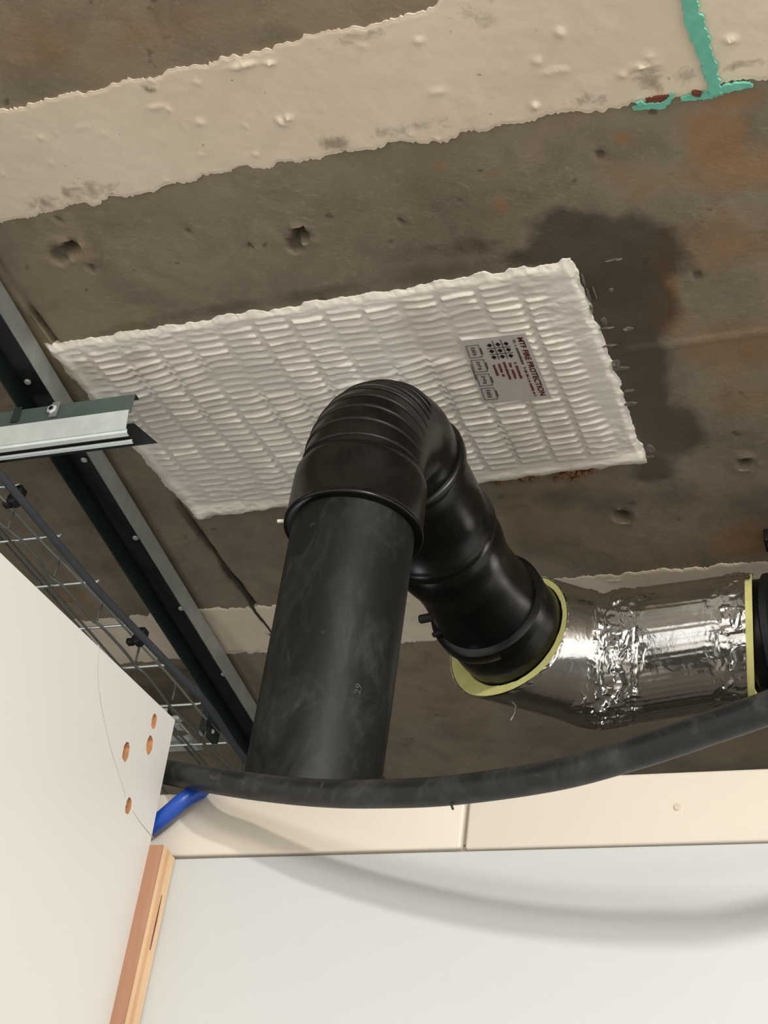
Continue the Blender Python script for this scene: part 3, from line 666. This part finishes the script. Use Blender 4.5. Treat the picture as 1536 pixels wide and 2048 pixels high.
# foil cuff folded over the right end, with a torn corner
cf = []
e1 = np.array([0, 0, 1.0]); e2 = np.array([0, -1.0, 0])
for k in range(25):
    aa = math.radians(-35+4.0*k); w1 = 0.0125+0.0015*math.sin(k*0.9)+(0.006 if k in (6, 7, 8) else 0); bl_ = (0.004 if k in (5, 7) else 0)*1.0
    for w_, rr_ in ((-0.004, 0.0752), (w1, 0.0738+bl_), (w1, 0.0728+bl_), (-0.004, 0.0742)):
        cf.append(Cc+a2*w_+rr_*(e1*math.cos(aa)+e2*math.sin(aa)))
Fcf = [(4*k+j, 4*k+(j+1) % 4, 4*k+4+(j+1) % 4, 4*k+4+j) for k in range(24) for j in range(4)]+[(0, 1, 2, 3), (96, 97, 98, 99)]
setp(fix(mk('foil_cuff', cf, Fcf, FOIL, ins_o, 50)), 'loose foil cuff at the right end')
# short strand hanging from the sleeve
q = onz(1030, 1416, 0.872)
tube('loose_strand', catmull([q, q+np.array([0.0, 0.0, -0.006]), q+np.array([-0.004, 0, -0.016])], 5), 0.0006, plain('strand', srgb(190, 180, 170), 0.5), ins_o, 6)

# black socket leaving the right end of the insulation
sock = thing('pipe_socket', (-0.15, 1.50, ZR-0.07), 'black pipe socket emerging from foil insulation at right edge', 'pipe')
tube('socket', [Cc+a2*d for d in (0.004, 0.011, 0.012, 0.016, 0.02, 0.034, 0.12, 0.3)], [.055, .0555, .0640, .0655, .0655, .0650, .0640, .0640], PIPE_BLACK, sock, 96, smooth=40)
tube('lip', [Cc+a2*d for d in (0.030, 0.032, 0.040, 0.042)], [.066, .0705, .0705, .066], RUBBER, sock, 96, smooth=40)

# small black ceiling clip at the right edge
q = onz(1536, 1068, H)
clip = thing('ceiling_clip', (q[0], q[1], H-0.02), 'small black clip on the concrete at right edge', 'clip')
box('clip_body', q[0]-0.004, q[0]+0.022, q[1]-0.013, q[1]+0.013, H-0.018, H-0.001, RUBBER, clip, bev=0.002)
box('clip_foot', q[0]-0.001, q[0]+0.022, q[1]-0.008, q[1]+0.008, H-0.024, H-0.016, RUBBER, clip, bev=0.001)

# ================================================================== FLEXIBLE HOSE AND BLUE PIPE
HD = 0.0185
hp = [ray(290, 1534)*1.19, ray(338, 1545)*1.135]
for p, d_ in (((440, 1563), 1.071), ((540, 1577), 1.041), ((640, 1586), 1.012), ((740, 1588), 0.985), ((900, 1581), 0.948), ((1107, 1551), 0.905), ((1273, 1506), 0.873), ((1430, 1453), 0.845), ((1536, 1416), 0.828), ((1650, 1372), 0.811), ((1800, 1310), 0.790)):
    hp.append(ray(*p)*d_)
e_ = hp[-1]-hp[-2]
for k in range(1, 6): hp.append(hp[-1]+e_*1.6+np.array([0, 0, 0.010*k]))
HP = catmull(hp, 16)
hose = thing('hose', HP[60], 'scuffed black plastic hose sagging across in front of the boards', 'hose')
tube('hose_body', HP, HD/2, HOSE, hose, 28)
q = ray(908, 1606)*0.946
tube('tie_tail', catmull([q+np.array([0, -.006, 0.001]), q+np.array([0, -.005, -.003]), q+np.array([0.001, -.003, -.006])], 4), 0.0008, RUBBER, hose, 6)
bp = [ony(285, 1668, 0.892), ony(330, 1632, 0.889), ony(368, 1600, 0.8895), ony(402, 1581, 0.897), ony(432, 1568, 0.914)]
bl = tube('blue_pipe', catmull(bp, 10), 0.0060, BLUE, None, 20)
setp(bl, 'thin blue plastic pipe under the hose beside the side board', 'pipe')

# ================================================================== TIMBER BATTEN
XBT = -0.5190; yb = onx(328, 1690, XBT)[1]
bat = thing('timber_batten', (-0.54, YW-0.01, -1.5), 'raw plywood batten standing between side board and white wall', 'batten')
zt = 0.4195
setp(box('veneer', -0.552, XBT-0.0006, yb-0.0004, yb+0.0012, -1.5, zt, WOOD_RED, bat), 'red-brown face veneer')
lay = np.linspace(yb+0.0012, YW-0.0012, 5)
for k in range(4):
    box('ply', -0.552, XBT-0.0002+0.0004*(k % 2), lay[k], lay[k+1]-0.00012, -1.5, zt-0.0006*k, (WOOD_PALE, WOOD_MID, WOOD_PALE, WOOD_PALE)[k], bat)
q0 = onx(324, 1790, XBT+.0002); q1 = onx(300, 1900, XBT+.0002)
tube('split', [q0, (q0+q1)/2, q1], [0.0002, 0.0005, 0.0003], plain('dark_split', srgb(84, 58, 42), 0.9), bat, 6)

# ================================================================== STEEL TRACKS
ZF = H-0.032; TH = 0.0012
XRf = lambda y: -0.9064-0.090*(y-1.23)
WT = 0.048
trk = thing('ceiling_track', (XRf(1.5)-WT/2, 1.5, ZF), 'dark U-shaped steel track screwed to the ceiling beside the seal', 'track')
def slat(name, d0, d1, z0, z1, mat, y0=0.55, y1=2.6):
    Vv = [(XRf(y)+d, y, z) for y in (y0, y1) for d in (d0, d1) for z in (z0, z1)]
    return fix(mk(name, Vv, [(0, 1, 3, 2), (4, 5, 7, 6), (0, 4, 5, 1), (2, 3, 7, 6), (0, 2, 6, 4), (1, 5, 7, 3)], mat, trk, 0))
slat('web', -WT, 0, H-0.0052, H-0.0040, WEB_DARK)
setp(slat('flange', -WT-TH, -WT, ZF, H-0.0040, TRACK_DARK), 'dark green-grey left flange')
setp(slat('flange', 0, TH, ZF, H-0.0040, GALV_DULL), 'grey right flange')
for p in ((55, 765), (168, 921), (271, 1077), (362, 1218), (447, 1350)):
    q = onz(*p, H-0.008); cyl('screw', (min(max(q[0], XRf(q[1])-WT+.008), XRf(q[1])-.008), q[1], H-0.0052), (0, 0, -1), 0.0042, 0.0035, GALV, trk, 12)

# horizontal galvanised channel under the track
xr = -0.793; xl = -1.45; yf = 1.078; zt_ = 1.0455
chn = thing('steel_channel', (-1.1, 1.09, 0.99), 'bright galvanised steel channel crossing under the dark track', 'channel')
def fold(name, pr, x0, x1, mat, th_=0.0010, label=None):
    m = len(pr); d = np.gradient(np.array(pr), axis=0); d /= np.linalg.norm(d, axis=1)[:, None]; nn = np.stack([-d[:, 1], d[:, 0]], 1)
    in_ = np.array(pr)+nn*th_
    Vv = [(x, y, z) for x in (x0, x1) for y, z in pr]+[(x, y, z) for x in (x0, x1) for y, z in in_]; F = []
    for k in range(m-1): F += [(k, k+1, m+k+1, m+k), (2*m+k, 3*m+k, 3*m+k+1, 2*m+k+1), (k, 2*m+k, 2*m+k+1, k+1), (m+k, m+k+1, 3*m+k+1, 3*m+k)]
    F += [(0, m, 3*m, 2*m), (m-1, 3*m-1, 4*m-1, 2*m-1)]
    o = fix(mk(name, Vv, F, mat, chn, 25))
    return setp(o, label) if label else o
fold('upper_flange', [(yf+0.010, zt_), (yf+0.001, zt_), (yf, zt_-0.001), (yf+0.0012, 1.0200)], xl, xr+0.001, plain('greenish_shaded_steel', srgb(92, 106, 100), 0.45, 0.3, 0.12, 40), label='upper flange with shade put into its colour')  # same channel steel in a darker copy, painting this flange's shade
fold('web', [(yf+0.0012, 1.0215), (yf-0.0025, 1.0205), (yf+0.0015, 0.9985), (yf+0.0030, 0.9975), (yf+0.0042, 0.9985), (yf+0.0055, 0.9950), (yf+0.0100, 0.9935), (yf+0.0112, 0.9950)], xl, xr, GALV, label='bright ridged face')  # near-white base paints the light this face catches
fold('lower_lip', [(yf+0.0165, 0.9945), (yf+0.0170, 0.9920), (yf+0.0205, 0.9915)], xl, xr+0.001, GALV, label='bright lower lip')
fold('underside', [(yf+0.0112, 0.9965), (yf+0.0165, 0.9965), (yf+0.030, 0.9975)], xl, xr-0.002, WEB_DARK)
xo = -0.769; yr = yf+0.030
Vv = [(xl, yr, 0.9975), (xo, yr, 0.9975), (xo-0.036, yr, 1.0300), (xl, yr, zt_)]
Vv += [(x, y+TH, z) for x, y, z in Vv]
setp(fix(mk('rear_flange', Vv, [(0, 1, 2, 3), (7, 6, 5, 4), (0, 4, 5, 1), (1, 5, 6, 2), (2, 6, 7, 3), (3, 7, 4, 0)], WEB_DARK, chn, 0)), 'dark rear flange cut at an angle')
q = ony(105, 820, yf); sc = cyl('screw', (q[0], yf+0.0006, q[2]), (0, -1, 0), 0.0062, 0.0042, GALV, chn, 6)
cyl('screw_socket', (q[0], yf-0.0034, q[2]), (0, -1, 0), 0.0030, 0.0009, RUBBER, sc, 6)
for x0, mt in ((XRf(yf)-WT-TH, TRACK_DARK), (XRf(yf), GALV_DULL)):
    box('tab', x0-0.002, x0+0.0075, yf-0.0016, yf-0.0004, 1.0265, ZF-0.0005, mt, chn)

# ================================================================== CABLE TRAY
ZT = 1.0
tray = thing('cable_tray', (-1.05, 1.5, ZT), 'galvanised wire cable tray hanging beside the dark ceiling track', 'cable tray')
ends = [(85, 1075), (170, 1165), (250, 1250), (330, 1330), (390, 1408), (460, 1485)]
ycs = [onz(*p, ZT)[1] for p in ends]; ycs = [ycs[0]-0.1]+ycs+[ycs[-1]+0.11]
xrim = -0.985
for y in ycs:
    tube('cross_wire', [(-1.22, y, ZT), (-1.1, y, ZT), (xrim+0.012, y, ZT), (xrim+0.0150, y, ZT+0.0002), (xrim+0.0168, y, ZT+0.0015)], 0.0019, WIRE, tray, 10)
Zz = lambda p: (p[0]/2.743, 930+p[1]/2.743)
RIM = catmull([onz(*Zz(p), 0.992) for p in ((-30, 131), (0, 165), (180, 370), (310, 500), (545, 740), (770, 985), (960, 1190), (1110, 1370), (1310, 1590), (1480, 1780))], 5)
setp(tube('long_wire', RIM, 0.0017, WIRE, tray, 10), 'bright rim wire')
for y in ycs:
    xq = float(np.interp(y+0.035, RIM[:, 1], RIM[:, 0])); tube('upright_wire', [(xq, y+0.035, ZT-0.009), (xq, y+0.035, ZT-0.034)], 0.0016, WIRE_DULL, tray, 8)
Zz = lambda p: (p[0]/2.743, 930+p[1]/2.743)
for x_, z_ in ((-1.035, ZT-0.0040), (-1.052, ZT+0.004), (-1.10, ZT-0.004), (-1.15, ZT+0.004), (-1.20, ZT-0.004)):
    tube('long_wire', [(x_, y, z_) for y in np.linspace(1.122, 2.2, 12)], 0.0017, WIRE_DULL, tray, 8)
wv_ = [(-30, 296), (0, 320), (65, 370), (130, 425), (215, 525), (265, 600), (340, 660), (430, 760), (505, 850), (560, 890), (690, 1030), (740, 1100), (800, 1150), (890, 1265), (935, 1325), (1000, 1390), (1080, 1470), (1120, 1530), (1270, 1660), (1400, 1780)]
setp(tube('bent_wire', catmull([onz(*Zz(p), 0.972) for p in wv_], 5), 0.0019, WIRE_DULL, tray, 10), 'lower wire kinked at each crossing')
# cable along the tray
cab = thing('cable', (-0.972, 1.5, 0.98), 'dark grey cable strapped along the wire tray', 'cable')
CP = catmull([onz(*p, 0.984) for p in ((-24, 922), (18, 970), (109, 1079), (197, 1182), (273, 1262), (350, 1342), (419, 1415), (478, 1503), (560, 1600))], 10)
tube('cable_sheath', CP, 0.0050, CABLE, cab, 18)
for p, lab_ in (((30, 1000), 'black clip on the grey cable near the left edge'), ((277, 1280), 'black clip on the grey cable above the side board')):
    q = onz(*p, 0.984); t_ = thing('cable_clip', (q[0], q[1], q[2]-.008), lab_, 'clip', 'clips on the tray cable')
    tube('clip_band', [q+np.array([0, d, 0]) for d in (-.007, -.006, .006, .007)], [.0052, .0072, .0072, .0052], RUBBER, t_, 18)
    box('clip_head', q[0]+0.002, q[0]+0.012, q[1]-0.011, q[1]+0.003, q[2]+0.004, q[2]+0.013, RUBBER, t_, bev=0.002)
    box('clip_foot', q[0]-0.026, q[0]-0.016, q[1]+0.010, q[1]+0.020, q[2]+0.004, q[2]+0.012, RUBBER, t_, bev=0.002)
# slotted bracket and hanger carrying the tray
yb0 = onz(370, 1420, 1.0)[1]
br = thing('tray_bracket', (-1.0, yb0+0.06, 1.0), 'grey slotted steel bracket carrying the wire tray behind the side board', 'bracket')
q0 = onz(345, 1452, 1.006); q1 = onz(410, 1500, 1.006)
bm = bmesh.new()
x0, x1, y0, y1 = -1.16, q1[0]-0.004, q0[1]-0.004, q1[1]
# plate with an oval slot: outer rectangle bridged to slot ring
sl_c = (onz(357, 1468, 1.006)[0], onz(357, 1468, 1.006)[1]); n = 32
ov = [(sl_c[0]+0.016*math.cos(2*math.pi*k/n), sl_c[1]+0.011*math.sin(2*math.pi*k/n)) for k in range(n)]
def onrect(a):
    c_, s_ = math.cos(a), math.sin(a); t = 1e9
    for d_, lo, hi, o_ in ((c_, x0, x1, sl_c[0]), (s_, y0, y1, sl_c[1])):
        if abs(d_) > 1e-9: t = min(t, max((lo-o_)/d_, (hi-o_)/d_))
    return (sl_c[0]+c_*t, sl_c[1]+s_*t)
angs = sorted([2*math.pi*k/n for k in range(n)]+[math.atan2(yy-sl_c[1], xx-sl_c[0]) % (2*math.pi) for xx in (x0, x1) for yy in (y0, y1)])
m = len(angs); inn = [(sl_c[0]+0.016*math.cos(a), sl_c[1]+0.011*math.sin(a)) for a in angs]; out = [onrect(a) for a in angs]
Vv = [(x, y, z) for z in (1.006, 1.009) for r_ in (inn, out) for x, y in r_]; F = []
for k in range(m):
    l = (k+1) % m
    F += [(k, l, m+l, m+k), (2*m+k, 3*m+k, 3*m+l, 2*m+l), (k, 2*m+k, 2*m+l, l), (m+k, m+l, 3*m+l, 3*m+k)]
PLATE = plain('pale_bracket_steel', (0.62, 0.64, 0.60, 1), 0.45, 0.3); fix(mk('slotted_plate', Vv, F, PLATE, br, 30)); bm.free()
box('plate_lip', x0, x1+0.004, y0-0.014, y0-0.002, 1.007, 1.013, PLATE, br, bev=0.001)
box('plate_lip', x0, x1-0.006, y0-0.034, y0-0.030, 1.004, 1.014, GALV, br, bev=0.001)
box('backing', x0, x1-0.006, y0-0.030, y0-0.014, 1.012, 1.014, WEB_DARK, br)
q = onz(416, 1452, 0.99)
box('hanger_plate', q[0]-0.004, q[0]+0.006, q[1]-0.016, q[1]+0.028, 0.976, 1.012, TRACK_DARK, br, bev=0.001)
box('hanger_hook', q[0]-0.014, q[0]-0.006, q[1]+0.002, q[1]+0.010, 0.976, 1.002, GALV_DULL, br, bev=0.001)
q2 = onz(428, 1465, 0.985)
cyl('bolt', q2+np.array([-.004, 0, 0]), (0.6, -0.8, -0.2), 0.0036, 0.009, GALV, br, 6)
q3 = onz(420, 1415, 0.985); cyl('bolt', q3, (0.2, -0.6, -0.7), 0.0028, 0.006, GALV, br, 8)
